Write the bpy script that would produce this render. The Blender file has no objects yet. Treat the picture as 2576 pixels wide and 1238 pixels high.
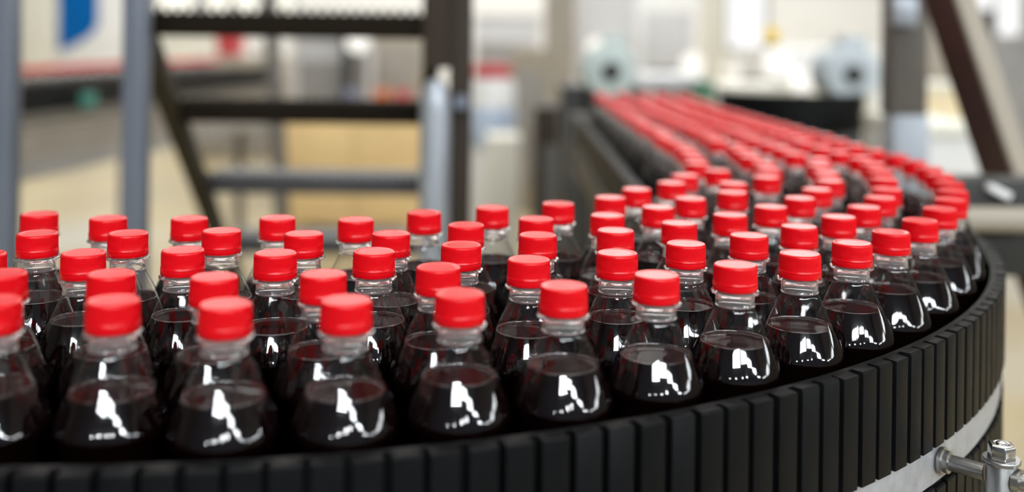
import bpy, bmesh, math, random
from mathutils import Vector, Matrix
random.seed(7)
PI = math.pi
C = bpy.context.scene.collection
S = bpy.context.scene

# ------------------------------------------------------------------ camera
EYE = 1.35                       # eye height above the hall floor
FPX, HORIZON, ROLL = 2600.0, 90.0, 0.0125
cam_d = bpy.data.cameras.new('camera')
cam = bpy.data.objects.new('camera', cam_d)
C.objects.link(cam)
cam_d.sensor_width = 36.0
cam_d.lens = FPX / 2576 * 36
cam_d.shift_y = -(619 - HORIZON) / 2576
cam_d.clip_start, cam_d.clip_end = 0.02, 200
cam.matrix_world = Matrix.Translation((0, 0, EYE)) @ Matrix.Rotation(PI / 2, 4, 'X') @ Matrix.Rotation(ROLL, 4, 'Z')
cam_d.dof.use_dof = True
cam_d.dof.focus_distance = 0.72
cam_d.dof.aperture_fstop = cam_d.lens / 15.8
cam_d.dof.aperture_blades = 0
S.camera = cam

# ------------------------------------------------------------------ world, exposure
w = bpy.data.worlds.new('daylight'); S.world = w
w.use_nodes = True
bg = w.node_tree.nodes['Background']
bg.inputs[0].default_value = (0.80, 0.90, 1.0, 1)
bg.inputs[1].default_value = 1.0
S.view_settings.view_transform = 'Standard'
S.view_settings.look = 'None'
S.view_settings.exposure = 0.42
S.view_settings.gamma = 1.0
S.view_settings.use_curve_mapping = False
S.cycles.transparent_max_bounces = 32
S.cycles.max_bounces = 10

SKYLIGHT, FAR_SKYLIGHT, BACK_WIN, REAR_WIN, HIGHBAY = 2.9, 8.0, 3.0, 38.0, 50.0

# ------------------------------------------------------------------ materials
def new_mat(name):
    m = bpy.data.materials.new(name); m.use_nodes = True
    nt = m.node_tree
    return m, nt, nt.nodes['Principled BSDF']

def mat(name, col, rough=0.5, metal=0.0, spec=0.5, noise=0.0, nscale=40.0, bump=0.0, bscale=200.0, rvar=0.0):
    m, nt, p = new_mat(name)
    p.inputs['Base Color'].default_value = (*col, 1)
    p.inputs['Roughness'].default_value = rough
    p.inputs['Metallic'].default_value = metal
    p.inputs['Specular IOR Level'].default_value = spec
    tc = nt.nodes.new('ShaderNodeTexCoord')
    if noise or rvar:
        n = nt.nodes.new('ShaderNodeTexNoise'); n.inputs['Scale'].default_value = nscale; n.inputs['Detail'].default_value = 6
        nt.links.new(tc.outputs['Object'], n.inputs['Vector'])
        if noise:
            mx = nt.nodes.new('ShaderNodeMix'); mx.data_type = 'RGBA'
            mx.inputs[6].default_value = (*[max(0, c * (1 - noise)) for c in col], 1)
            mx.inputs[7].default_value = (*[min(1, c * (1 + noise)) for c in col], 1)
            nt.links.new(n.outputs['Fac'], mx.inputs[0]); nt.links.new(mx.outputs[2], p.inputs['Base Color'])
        if rvar:
            mr = nt.nodes.new('ShaderNodeMapRange')
            mr.inputs['To Min'].default_value = max(0.02, rough - rvar); mr.inputs['To Max'].default_value = min(1, rough + rvar)
            nt.links.new(n.outputs['Fac'], mr.inputs['Value']); nt.links.new(mr.outputs['Result'], p.inputs['Roughness'])
    if bump:
        n2 = nt.nodes.new('ShaderNodeTexNoise'); n2.inputs['Scale'].default_value = bscale; n2.inputs['Detail'].default_value = 4
        b = nt.nodes.new('ShaderNodeBump'); b.inputs['Strength'].default_value = bump; b.inputs['Distance'].default_value = 0.001
        nt.links.new(tc.outputs['Object'], n2.inputs['Vector'])
        nt.links.new(n2.outputs['Fac'], b.inputs['Height']); nt.links.new(b.outputs['Normal'], p.inputs['Normal'])
    return m

def glow(name, col, strength):
    m = bpy.data.materials.new(name); m.use_nodes = True
    nt = m.node_tree; nt.nodes.clear()
    e = nt.nodes.new('ShaderNodeEmission'); o = nt.nodes.new('ShaderNodeOutputMaterial')
    e.inputs[0].default_value = (*col, 1); e.inputs[1].default_value = strength
    nt.links.new(e.outputs[0], o.inputs[0])
    return m

def pet_mat():
    m = bpy.data.materials.new('clear_plastic'); m.use_nodes = True
    nt = m.node_tree; nt.nodes.clear()
    N = nt.nodes.new; L = nt.links.new
    o = N('ShaderNodeOutputMaterial'); mix = N('ShaderNodeMixShader'); tr = N('ShaderNodeBsdfTransparent'); gl = N('ShaderNodeBsdfGlossy')
    gl.inputs['Roughness'].default_value = 0.02
    gl.inputs['Color'].default_value = (1, 1, 1, 1)
    lw = N('ShaderNodeLayerWeight'); lw.inputs[0].default_value = 0.5
    p5 = N('ShaderNodeMath'); p5.operation = 'POWER'; p5.inputs[1].default_value = 6.0
    ma = N('ShaderNodeMath'); ma.operation = 'MULTIPLY_ADD'; ma.inputs[1].default_value = 0.72; ma.inputs[2].default_value = 0.050
    p3 = N('ShaderNodeMath'); p3.operation = 'POWER'; p3.inputs[1].default_value = 3.0
    mc = N('ShaderNodeMix'); mc.data_type = 'RGBA'
    mc.inputs[6].default_value = (0.965, 0.97, 0.97, 1); mc.inputs[7].default_value = (0.42, 0.42, 0.43, 1)
    tc = N('ShaderNodeTexCoord'); no = N('ShaderNodeTexNoise'); no.inputs['Scale'].default_value = 38; no.inputs['Detail'].default_value = 2
    mp = N('ShaderNodeMapping'); mp.inputs['Scale'].default_value = (1, 1, 0.35)
    bu = N('ShaderNodeBump'); bu.inputs['Strength'].default_value = 0.22; bu.inputs['Distance'].default_value = 0.0010
    L(tc.outputs['Object'], mp.inputs[0]); L(mp.outputs[0], no.inputs['Vector']); L(no.outputs['Fac'], bu.inputs['Height'])
    L(bu.outputs['Normal'], gl.inputs['Normal'])
    L(lw.outputs['Facing'], p5.inputs[0]); L(p5.outputs[0], ma.inputs[0]); L(ma.outputs[0], mix.inputs[0])
    L(lw.outputs['Facing'], p3.inputs[0]); L(p3.outputs[0], mc.inputs[0]); L(mc.outputs[2], tr.inputs['Color'])
    L(tr.outputs[0], mix.inputs[1]); L(gl.outputs[0], mix.inputs[2]); L(mix.outputs[0], o.inputs[0])
    return m

def liquid_mat(name, col, gloss, rough):
    """dark drink: deep body colour with an even, weak surface gloss"""
    m = bpy.data.materials.new(name); m.use_nodes = True
    nt = m.node_tree; nt.nodes.clear(); N = nt.nodes.new; L = nt.links.new
    o = N('ShaderNodeOutputMaterial'); mix = N('ShaderNodeMixShader'); d = N('ShaderNodeBsdfDiffuse'); g = N('ShaderNodeBsdfGlossy')
    d.inputs['Color'].default_value = (*col, 1); g.inputs['Roughness'].default_value = rough
    mix.inputs[0].default_value = gloss
    L(d.outputs[0], mix.inputs[1]); L(g.outputs[0], mix.inputs[2]); L(mix.outputs[0], o.inputs[0])
    return m

def clear_mat(name, refl, rough):
    m = bpy.data.materials.new(name); m.use_nodes = True
    nt = m.node_tree; nt.nodes.clear(); N = nt.nodes.new; L = nt.links.new
    o = N('ShaderNodeOutputMaterial'); mix = N('ShaderNodeMixShader'); d = N('ShaderNodeBsdfTransparent'); g = N('ShaderNodeBsdfGlossy')
    g.inputs['Roughness'].default_value = rough; mix.inputs[0].default_value = refl
    L(d.outputs[0], mix.inputs[1]); L(g.outputs[0], mix.inputs[2]); L(mix.outputs[0], o.inputs[0])
    return m

def thick_mat():
    m, nt, p = new_mat('thick_clear_plastic')
    p.inputs['Base Color'].default_value = (1.0, 0.97, 0.965, 1)
    p.inputs['Transmission Weight'].default_value = 0.93
    p.inputs['IOR'].default_value = 1.5
    p.inputs['Roughness'].default_value = 0.04
    return m

def floor_mat():
    m, nt, p = new_mat('hall_floor')
    N = nt.nodes.new; L = nt.links.new
    tc = N('ShaderNodeTexCoord'); n = N('ShaderNodeTexNoise'); n.inputs['Scale'].default_value = 0.55; n.inputs['Detail'].default_value = 5
    cr = N('ShaderNodeValToRGB')
    e = cr.color_ramp.elements
    e[0].position = 0.36; e[0].color = (0.34, 0.29, 0.19, 1)
    e[1].position = 0.66; e[1].color = (0.50, 0.47, 0.40, 1)
    k = cr.color_ramp.elements.new(0.5); k.color = (0.46, 0.37, 0.20, 1)
    L(tc.outputs['Object'], n.inputs['Vector']); L(n.outputs['Fac'], cr.inputs[0]); L(cr.outputs[0], p.inputs['Base Color'])
    p.inputs['Roughness'].default_value = 0.32
    return m

M = dict(
    red=mat('red_cap_plastic', (0.72, 0.0022, 0.0075), 0.27, spec=0.30, bump=0.15, bscale=900),
    pet=pet_mat(),
    cola=liquid_mat('dark_drink', (0.0030, 0.0008, 0.0008), 0.006, 0.1),
    cola_top=liquid_mat('dark_drink_surface', (0.014, 0.0022, 0.0018), 0.045, 0.05),
    meniscus=clear_mat('wet_rim', 0.2, 0.08),
    thick=thick_mat(),
    black=mat('black_guard_plastic', (0.0046, 0.0048, 0.0053), 0.46, spec=0.12, noise=0.3, nscale=60, bump=0.25, bscale=500, rvar=0.08),
    blackdeep=mat('black_belt_plastic', (0.004, 0.004, 0.004), 0.6, spec=0.3),
    steel=mat('brushed_steel', (0.40, 0.395, 0.385), 0.30, 0.9, noise=0.12, nscale=120, bump=0.05, bscale=900, rvar=0.06),
    bright=mat('polished_steel', (0.62, 0.61, 0.59), 0.22, 1.0, rvar=0.05),
    plate=mat('mottled_zinc_plate', (0.40, 0.405, 0.42), 0.42, 0.2, noise=0.35, nscale=90, bump=0.4, bscale=400, rvar=0.1),
    darkgrey=mat('dark_grey_steel', (0.060, 0.060, 0.066), 0.45, 0.2, noise=0.2, nscale=8),
    brown=mat('dark_brown_paint', (0.014, 0.010, 0.0065), 0.8, spec=0.08, noise=0.2, nscale=8),
    postbrown=mat('brown_post_paint', (0.042, 0.031, 0.023), 0.55, spec=0.2, noise=0.2, nscale=8),
    olive=mat('dark_olive_paint', (0.030, 0.024, 0.012), 0.6, spec=0.2, noise=0.2, nscale=8),
    bluegrey=mat('blue_grey_steel', (0.17, 0.19, 0.235), 0.42, 0.3, noise=0.15, nscale=6),
    postgrey=mat('weathered_grey_steel', (0.15, 0.135, 0.12), 0.5, 0.2, noise=0.15, nscale=6),
    sheen_steel=mat('light_sheen_steel', (0.40, 0.43, 0.47), 0.4, 0.4),
    taupe=mat('taupe_paint', (0.36, 0.32, 0.26), 0.5, noise=0.1, nscale=5),
    baresteel=mat('bare_box_steel', (0.17, 0.145, 0.12), 0.45, 0.35, noise=0.15, nscale=6),
    beam_shade=mat('beam_shaded_face', (0.050, 0.024, 0.020), 0.5, noise=0.2, nscale=6),  # shade and reflected red of the beam's inner face, put into the colour
    beige=mat('beige_grey_sheet', (0.30, 0.27, 0.235), 0.45, 0.1, noise=0.25, nscale=5),
    cream=mat('cream_paint', (0.80, 0.78, 0.68), 0.5),
    cream2=mat('soft_white_paint', (0.74, 0.73, 0.70), 0.5),
    white=mat('white_paint', (0.84, 0.84, 0.83), 0.45),
    blue=mat('strong_blue_paint', (0.0, 0.12, 0.42), 0.4, spec=0.2),
    paleblue=mat('pale_blue_plastic', (0.50, 0.60, 0.76), 0.5),
    motor=mat('grey_green_motor_paint', (0.50, 0.58, 0.56), 0.45, noise=0.1, nscale=10),
    motorblue=mat('pale_blue_grey_motor_paint', (0.50, 0.56, 0.60), 0.4),
    lightgrey=mat('light_grey_machine_paint', (0.58, 0.58, 0.59), 0.4, noise=0.08, nscale=6),
    midgrey=mat('mid_grey_machine_paint', (0.30, 0.29, 0.28), 0.45, noise=0.3, nscale=5),
    dark=mat('dark_machine_paint', (0.020, 0.020, 0.018), 0.5, noise=0.4, nscale=9),
    rubber=mat('dark_grey_rubber', (0.10, 0.095, 0.085), 0.5),
    warm=mat('pale_yellow_carton', (0.86, 0.72, 0.46), 0.6),
    card=mat('warm_cardboard', (0.84, 0.62, 0.31), 0.7, noise=0.1, nscale=10),
    green=mat('dark_green_plastic', (0.05, 0.16, 0.08), 0.5),
    teal=mat('teal_plastic', (0.05, 0.22, 0.17), 0.5),
    orange=mat('orange_plastic', (0.62, 0.16, 0.04), 0.5),
    crimson=mat('crimson_plastic', (0.55, 0.06, 0.07), 0.5),
    violet=mat('slate_blue_plastic', (0.20, 0.24, 0.42), 0.5),
    yellow=mat('yellow_beacon_plastic', (0.82, 0.56, 0.03), 0.3),
    wall=mat('pale_wall_paint', (0.80, 0.80, 0.785), 0.8, noise=0.06, nscale=2),
    rearwall=mat('grey_rear_wall_paint', (0.15, 0.185, 0.235), 0.8),
    sidewall=mat('olive_grey_side_wall_paint', (0.16, 0.16, 0.15), 0.8),
    ceil=mat('white_ceiling_paint', (0.70, 0.70, 0.69), 0.8),
    frame=mat('grey_window_frame', (0.33, 0.33, 0.33), 0.5),
    floor=floor_mat(),
    sky=glow('daylight_skylight', (1.0, 0.98, 0.94), SKYLIGHT),
    farsky=glow('daylight_far_skylight', (1.0, 1.0, 0.985), FAR_SKYLIGHT),
    backwin=glow('daylight_far_window', (1.0, 0.99, 0.95), BACK_WIN),
    rearwin=glow('daylight_rear_window', (0.90, 0.96, 1.0), REAR_WIN),
    lowwin=glow('daylight_low_window', (1.0, 1.0, 1.0), 0.86),
    sidewin=glow('daylight_side_window', (0.92, 0.97, 1.0), 14.0),
    cream_pane=glow('cream_daylight_pane', (1.0, 0.97, 0.84), 1.0),
    highbay=glow('high_bay_diffuser', (0.93, 0.97, 1.0), HIGHBAY),
    lamp=glow('highlight_glow', (1.0, 0.97, 0.9), 1.0),  # glow of the globes that stand for blurred highlights
)

# ------------------------------------------------------------------ mesh helpers
def at(u, v, y):
    """world point at depth y seen at photograph pixel (u, v)"""
    px, py = u - 1288, -(v - HORIZON)
    X = px * math.cos(ROLL) - py * math.sin(ROLL)
    Z = px * math.sin(ROLL) + py * math.cos(ROLL)
    return Vector((X / FPX * y, y, EYE + Z / FPX * y))

class MB:
    def __init__(self): self.v, self.f, self.mi = [], [], []
    def add(self, vs, fs, mi=0):
        o = len(self.v); self.v += [tuple(p) for p in vs]
        for f in fs: self.f.append(tuple(i + o for i in f)); self.mi.append(mi)
    def box(self, c, d, rot=None, mi=0):
        hx, hy, hz = d[0] / 2, d[1] / 2, d[2] / 2
        vs = [Vector((sx * hx, sy * hy, sz * hz)) for sx in (-1, 1) for sy in (-1, 1) for sz in (-1, 1)]
        if rot is not None: vs = [rot @ p for p in vs]
        c = Vector(c)
        self.add([p + c for p in vs], [(0, 1, 3, 2), (4, 6, 7, 5), (0, 4, 5, 1), (2, 3, 7, 6), (0, 2, 6, 4), (1, 5, 7, 3)], mi)
    def bar(self, a, b, wx, wy, up=(0, 0, 1)):
        a, b = Vector(a), Vector(b); d = (b - a)
        z = d.normalized(); x = Vector(up).cross(z)
        if x.length < 1e-4: x = Vector((1, 0, 0))
        x.normalize(); y = z.cross(x)
        R = Matrix((x, y, z)).transposed()
        self.box((a + b) / 2, (wx, wy, d.length), R)
    def tube(self, a, b, r, n=24, r2=None):
        a, b = Vector(a), Vector(b); r2 = r if r2 is None else r2
        z = (b - a).normalized(); x = z.orthogonal().normalized(); y = z.cross(x)
        vs = []
        for p, q in ((a, r), (b, r2)):
            for i in range(n):
                t = 2 * PI * i / n; vs.append(p + (x * math.cos(t) + y * math.sin(t)) * q)
        fs = [(i, (i + 1) % n, n + (i + 1) % n, n + i) for i in range(n)] + [tuple(range(n - 1, -1, -1)), tuple(range(n, 2 * n))]
        self.add(vs, fs)
    def lathe(self, prof, n=64, axis='Z', c=(0, 0, 0), rf=None, mi=0, cap0=False, cap1=False):
        vs, fs = [], []
        for (r, h) in prof:
            for i in range(n):
                t = 2 * PI * i / n; q = r if rf is None else rf(r, h, t)
                x, y, z = q * math.cos(t), q * math.sin(t), h
                if axis == 'Y': x, y, z = x, z, -y
                if axis == 'X': x, y, z = z, x, y
                vs.append((x + c[0], y + c[1], z + c[2]))
        k = len(prof)
        for j in range(k - 1):
            for i in range(n):
                fs.append((j * n + i, j * n + (i + 1) % n, (j + 1) * n + (i + 1) % n, (j + 1) * n + i))
        if cap0: fs.append(tuple(range(n - 1, -1, -1)))
        if cap1: fs.append(tuple((k - 1) * n + i for i in range(n)))
        self.add(vs, fs, mi)
    def sweep(self, path, cross, closed_cross=True):
        """cross = list of (offset to the right of travel, z) swept along 2D path with mitred ends"""
        n, k = len(path), len(cross); vs = []
        for i, p in enumerate(path):
            a = path[max(0, i - 1)]; b = path[min(n - 1, i + 1)]
            d = Vector((b[0] - a[0], b[1] - a[1])).normalized(); r = Vector((d.y, -d.x))
            for (o, z) in cross: vs.append((p[0] + r.x * o, p[1] + r.y * o, z))
        fs = [(i * k + j, i * k + (j + 1) % k, (i + 1) * k + (j + 1) % k, (i + 1) * k + j) for i in range(n - 1) for j in range(k)]
        fs += [tuple(range(k - 1, -1, -1)), tuple((n - 1) * k + j for j in range(k))]
        self.add(vs, fs)
    def prism(self, pts, y0, y1):
        n = len(pts); vs = [(x, y0, z) for x, z in pts] + [(x, y1, z) for x, z in pts]
        self.add(vs, [tuple(range(n)), tuple(range(2 * n - 1, n - 1, -1))] + [(i, n + i, n + (i + 1) % n, (i + 1) % n) for i in range(n)])
    def build(self, name, m, parent=None, bevel=0.0, smooth=False, seg=2, loc=None):
        me = bpy.data.meshes.new(name); me.from_pydata(self.v, [], self.f)
        ms = m if isinstance(m, (list, tuple)) else [m]
        for x in ms: me.materials.append(x)
        for p, i in zip(me.polygons, self.mi): p.material_index = i
        bm = bmesh.new(); bm.from_mesh(me)
        bmesh.ops.recalc_face_normals(bm, faces=bm.faces)
        if bevel:
            es = [e for e in bm.edges if len(e.link_faces) == 2 and e.calc_face_angle(0) > 0.6]
            bmesh.ops.bevel(bm, geom=es, offset=bevel, segments=seg, affect='EDGES', profile=0.6)
        if smooth or bevel:
            for f in bm.faces: f.smooth = True
        bm.to_mesh(me); bm.free()
        if (smooth or bevel):
            try: me.set_sharp_from_angle(angle=0.7)
            except Exception: pass
        o = bpy.data.objects.new(name, me); C.objects.link(o)
        if loc is not None: o.location = loc
        if parent is not None:
            o.parent = parent
            o.matrix_parent_inverse = Matrix.Translation(parent.location).inverted()   # geometry is written in world coordinates
        return o

def tag(o, label=None, cat=None, group=None, kind=None):
    if label: o['label'] = label
    if cat: o['category'] = cat
    if group: o['group'] = group
    if kind: o['kind'] = kind
    return o
def thing(name, loc, label, cat, group=None):
    o = bpy.data.objects.new(name, None); C.objects.link(o); o.location = loc; o.empty_display_size = 0.05
    return tag(o, label, cat, group)
def struct(o): o['kind'] = 'structure'; return o

def smooth_profile(pts, per=5):
    out = []
    for i in range(len(pts) - 1):
        p0 = pts[max(0, i - 1)]; p1 = pts[i]; p2 = pts[i + 1]; p3 = pts[min(len(pts) - 1, i + 2)]
        for k in range(per):
            t = k / per
            out.append(tuple(0.5 * (2 * b + (c - a) * t + (2 * a - 5 * b + 4 * c - d) * t * t + (3 * b - a - 3 * c + d) * t ** 3) for a, b, c, d in zip(p0, p1, p2, p3)))
    out.append(pts[-1])
    return out

# ------------------------------------------------------------------ the hall
HALL = dict(x0=-9.0, x1=9.0, y0=-5.0, y1=18.0, z=7.2)
def wall_box(name, c, d, m):
    b = MB(); b.box(c, d); return struct(b.build(name, m))
X0, X1, Y0, Y1, ZC = HALL['x0'], HALL['x1'], HALL['y0'], HALL['y1'], HALL['z']
wall_box('floor', (0, (Y0 + Y1) / 2, -0.05), (X1 - X0 + .4, Y1 - Y0 + .4, 0.1), M['floor'])
wall_box('ceiling', (0, (Y0 + Y1) / 2, ZC + 0.05), (X1 - X0 + .4, Y1 - Y0 + .4, 0.1), M['ceil'])
wall_box('wall_back', (0, Y1 + 0.1, ZC / 2), (X1 - X0 + .4, 0.2, ZC), M['wall'])
wall_box('wall_rear', (0, Y0 - 0.1, ZC / 2), (X1 - X0 + .4, 0.2, ZC), M['rearwall'])
wall_box('wall_left', (X0 - 0.1, (Y0 + Y1) / 2, ZC / 2), (0.2, Y1 - Y0, ZC), M['sidewall'])
wall_box('wall_right', (X1 + 0.1, (Y0 + Y1) / 2, ZC / 2), (0.2, Y1 - Y0, ZC), M['sidewall'])

wn = [0]
def window(x0, x1, z0, z1, y, side, m, nx=3, nz=2):
    """framed window on the back (side=-1, faces -Y) or rear (side=1) wall"""
    wn[0] += 1
    root = bpy.data.objects.new('window_%d' % wn[0], None); C.objects.link(root); root.location = ((x0 + x1) / 2, y, z0); struct(root)
    f = MB(); t = 0.07; yc = y + side * 0.03
    for i in range(nx + 1):
        x = x0 + (x1 - x0) * i / nx; f.box((x, yc, (z0 + z1) / 2), (t, 0.06, z1 - z0 + t))
    for j in range(nz + 1):
        z = z0 + (z1 - z0) * j / nz; f.box(((x0 + x1) / 2, yc, z), (x1 - x0 + t, 0.05, t))
    fo = f.build('window_frame', M['frame'], root); fo['kind'] = 'structure'
    p = MB(); p.box(((x0 + x1) / 2, y + side * 0.012, (z0 + z1) / 2), (x1 - x0, 0.012, z1 - z0))
    po = p.build('window_pane', m, root); po['kind'] = 'structure'

# far wall: low bright windows and a high band over the machines
for (u0, u1, zb, zt, nx, nz) in ((395, 492, 1.55, 2.6, 1, 1), (520, 580, 1.55, 2.6, 1, 1), (588, 655, 1.55, 2.6, 1, 1), (668, 742, 1.6, 2.6, 1, 1)):
    window(at(u0, 0, Y1).x, at(u1, 0, Y1).x, zb, zt, Y1, -1, M['cream_pane'], nx, nz)
window(at(1826, 0, Y1).x, at(1926, 0, Y1).x, 1.15, 2.3, Y1, -1, M['lowwin'], 1, 1)
window(at(1826, 0, Y1).x, at(1926, 0, Y1).x, 2.5, 6.9, Y1, -1, M['backwin'], 1, 3)
window(at(1960, 0, Y1).x, at(2215, 0, Y1).x, 2.3, 6.9, Y1, -1, M['backwin'], 2, 4)
window(at(2430, 0, Y1).x, at(2570, 0, Y1).x, 1.42, 2.3, Y1, -1, M['lowwin'], 2, 1)
window(at(2300, 0, Y1).x, at(2570, 0, Y1).x, 2.5, 6.9, Y1, -1, M['backwin'], 2, 3)
window(at(1500, 0, Y1).x, at(1760, 0, Y1).x, 2.3, 6.9, Y1, -1, M['backwin'], 3, 3)
window(at(1180, 0, Y1).x, at(1400, 0, Y1).x, 2.6, 6.0, Y1, -1, M['cream_pane'], 3, 3)
# wall behind the photographer: the rows of high windows mirrored in the bottles
for xa, xb, za, zb, nx, nz in ((-1.2, 0.55, 3.9, 4.68, 3, 1), (0.75, 2.2, 4.1, 4.6, 2, 1), (2.4, 3.9, 3.85, 4.45, 2, 1), (4.1, 5.9, 3.6, 4.05, 2, 1), (6.2, 8.0, 3.2, 3.7, 2, 1)):
    window(xa, xb, za, zb, Y0, 1, M['rearwin'], nx, nz)
for k in range(3):
    ya = -4.2 + k * 2.4
    wn[0] += 1
    root = bpy.data.objects.new('window_%d' % wn[0], None); C.objects.link(root); root.location = (X1, ya + 1, 2.7); struct(root)
    f = MB()
    for q in (0, .5, 1): f.box((X1 - .03, ya + 2 * q, 2.95), (.06, .08, .57))
    for q in (0, .5): f.box((X1 - .03, ya + 1, 2.7 + q), (.05, 2.07, .07))
    o = f.build('window_frame', M['frame'], root); o['kind'] = 'structure'
    p = MB(); p.box((X1 - .012, ya + 1, 2.95), (.012, 2.0, .5)); o = p.build('window_pane', M['sidewin'], root); o['kind'] = 'structure'
# skylight strips in the ceiling
for k in range(6):
    b = MB(); y = -2.0 + 3.6 * k
    b.box((0, y, ZC - 0.012), (13.0, 1.0, 0.02))
    o = b.build('skylight', M['sky' if k < 3 else 'farsky']); struct(o)
# round lamps on the wall behind the photographer
for k, (lx, lz) in enumerate(((-1.9, 2.85), (-0.5, 3.0), (0.9, 3.15), (2.0, 3.3))):
    t = thing('wall_lamp', (lx, Y0, lz), 'round wall lamp on the dark wall behind the camera, %s of four' % ('first', 'second', 'third', 'fourth')[k], 'lamp')
    b = MB(); b.lathe([(.001, 0), (.26, 0), (.26, -.06), (.20, -.09), (.001, -.09)], 32, axis='Y', c=(lx, Y0 + .09, lz)); b.build('housing', M['frame'], t, smooth=True)
    b = MB(); b.lathe([(.001, 0), (.15, 0), (.15, -.012), (.001, -.012)], 32, axis='Y', c=(lx, Y0 + .104, lz)); b.build('diffuser', M['highbay'], t)

# ------------------------------------------------------------------ bottles
CAP_Z = EYE - 0.1474             # level of every cap top
BH = 0.205                       # bottle height
DECK = CAP_Z - BH - 0.0008
mm = 0.001
shoulder = smooth_profile([(12.75, 26.6), (13.15, 28.6), (14.6, 31.6), (17.1, 36.2), (22.2, 46.7), (26.75, 57.0), (29.1, 63.0),
                           (30.2, 66.2), (30.8, 69.0), (30.5, 71.4), (29.5, 74), (28.2, 78), (27.5, 85), (28.0, 108), (30.2, 138), (31.0, 150), (31.0, 184),
                           (30.3, 194), (27.5, 200.5), (22.5, 204.3), (16, 205), (8, 202.5), (0.3, 201)], 4)
neck_prof = [(10.6, 13.0), (12.2, 13.0), (12.4, 16.9), (15.1, 17.0), (15.65, 17.4), (15.7, 17.9), (15.5, 18.4), (14.0, 18.9), (12.9, 19.4), (12.55, 20.2), (12.5, 23.0),
             (12.6, 25.4), (12.95, 26.0), (12.95, 26.5), (12.65, 26.9), (11.9, 26.9), (11.0, 26.2), (10.7, 24.0), (10.6, 13.0)]
def neck_mesh():
    b = MB(); b.lathe([(r * mm, (BH / mm - h) * mm) for r, h in neck_prof], 64); return b
prof_pet = [(r * mm, (BH / mm - h) * mm) for r, h in shoulder]
def flute(r, h, t):
    d = BH / mm - h / mm
    a = 0.0
    if 30 < d < 74: a = 0.10 * math.sin(PI * (d - 30) / 44) ** 2
    return r + a * mm * math.cos(8 * t)
def pet_mesh():
    b = MB(); b.lathe(prof_pet, 88, rf=flute); return b
def drink_mesh(level):
    b = MB()
    side = [(max(0.0003, (r - 0.9) * mm), (BH / mm - h) * mm) for r, h in shoulder if h >= level - 0.2 and h < 203]
    b.lathe(side, 88, rf=flute)
    r0, z0 = side[0]
    top = [(r0, z0), (r0 - 0.0002, z0 - 0.0003), (r0 - 0.0007, z0 - 0.0010), (r0 - 0.0016, z0 - 0.0015), (r0 - 0.003, z0 - 0.0017), (0.010, z0 - 0.0017), (0.0002, z0 - 0.0017)]
    b.lathe(top, 88, rf=lambda r, h, t: flute(r, z0, t) if r > 0.6 * r0 else r, mi=1)
    rt, zt = r0 - 0.0006, z0 - 0.0007
    b.lathe([(rt + 0.0006 * math.cos(q), zt + 0.0009 * math.sin(q)) for q in [2 * PI * k / 10 for k in range(11)]], 88, mi=2)
    return b
def knurl(r, h, t): return r + (0.00010 * math.cos(120 * t) if 0.0135 < r and BH - 0.0106 < h < BH - 0.0020 else 0)
def cap_mesh():
    b = MB()
    pr = [(0.0002, 0.35), (9.0, 0.35), (11.9, 0.30), (12.4, 0.05), (12.9, 0.0), (13.45, 0.22), (13.85, 0.75), (14.05, 1.5), (14.1, 2.2), (14.12, 6), (14.15, 10.5), (14.25, 10.9), (14.42, 11.3), (14.58, 11.75), (14.6, 12.0), (14.3, 12.12), (12.9, 12.2)]
    b.lathe([(r * mm, (BH / mm - h) * mm) for r, h in pr], 240, rf=knurl)
    return b
def band_mesh():
    b = MB()
    pr = [(13.2, 12.25), (14.3, 12.3), (14.5, 12.5), (14.55, 13.6), (14.5, 15.6), (14.2, 16.3), (13.4, 16.5), (12.8, 16.5)]
    b.lathe([(r * mm, (BH / mm - h) * mm) for r, h in pr], 96)
    return b

def make_bottle(level):
    root = thing('soda_bottle', (0, 0, 0), '', 'bottle')
    pet_mesh().build('bottle_body', M['pet'], root, smooth=True)
    neck_mesh().build('neck', M['thick'], root, smooth=True)
    drink_mesh(level).build('drink', [M['cola'], M['cola_top'], M['meniscus']], root, smooth=True)
    cap = cap_mesh().build('cap', M['red'], root, smooth=True)
    band_mesh().build('tamper_band', M['red'], cap, smooth=True)
    return root
protos = [make_bottle(l) for l in (43.0, 45.5, 48.0)]
body_me = protos[0].children[0].data
for p in protos[1:]:
    for ch in p.children:
        ref = [c for c in protos[0].children if c.name.split('.')[0] == ch.name.split('.')[0]][0]
        if not ch.name.startswith('drink'): ch.data = ref.data
        for g in ch.children: g.data = ref.children[0].data
used = [False] * len(protos)
def copy_tree(o, parent=None):
    c = o.copy(); C.objects.link(c); c.parent = parent
    for ch in list(o.children): copy_tree(ch, c)
    return c
def place_bottle(x, y, label, group, z=CAP_Z - BH):
    k = random.choice((0, 1, 1, 1, 2))
    if not used[k]: used[k] = True; o = protos[k]
    else: o = copy_tree(protos[k])
    o.location = (x, y, z); o.rotation_euler = (0, 0, random.uniform(-PI, PI))
    o['label'] = label; o['group'] = group
    return o

# centre of the bend; the belt comes down a straight stretch along Y and turns left in front of the camera
CX, CY = -0.2683, 1.317
ONES = 'first second third fourth fifth sixth seventh eighth ninth tenth eleventh twelfth thirteenth fourteenth fifteenth sixteenth seventeenth eighteenth nineteenth'.split()
TENS = {20: 'twenty', 30: 'thirty', 40: 'forty'}
def ordinal(n):
    if n < 20: return ONES[n - 1]
    t, o = n // 10 * 10, n % 10
    return (TENS[t][:-1] + 'ieth') if o == 0 else TENS[t] + '-' + ONES[o - 1]

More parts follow.
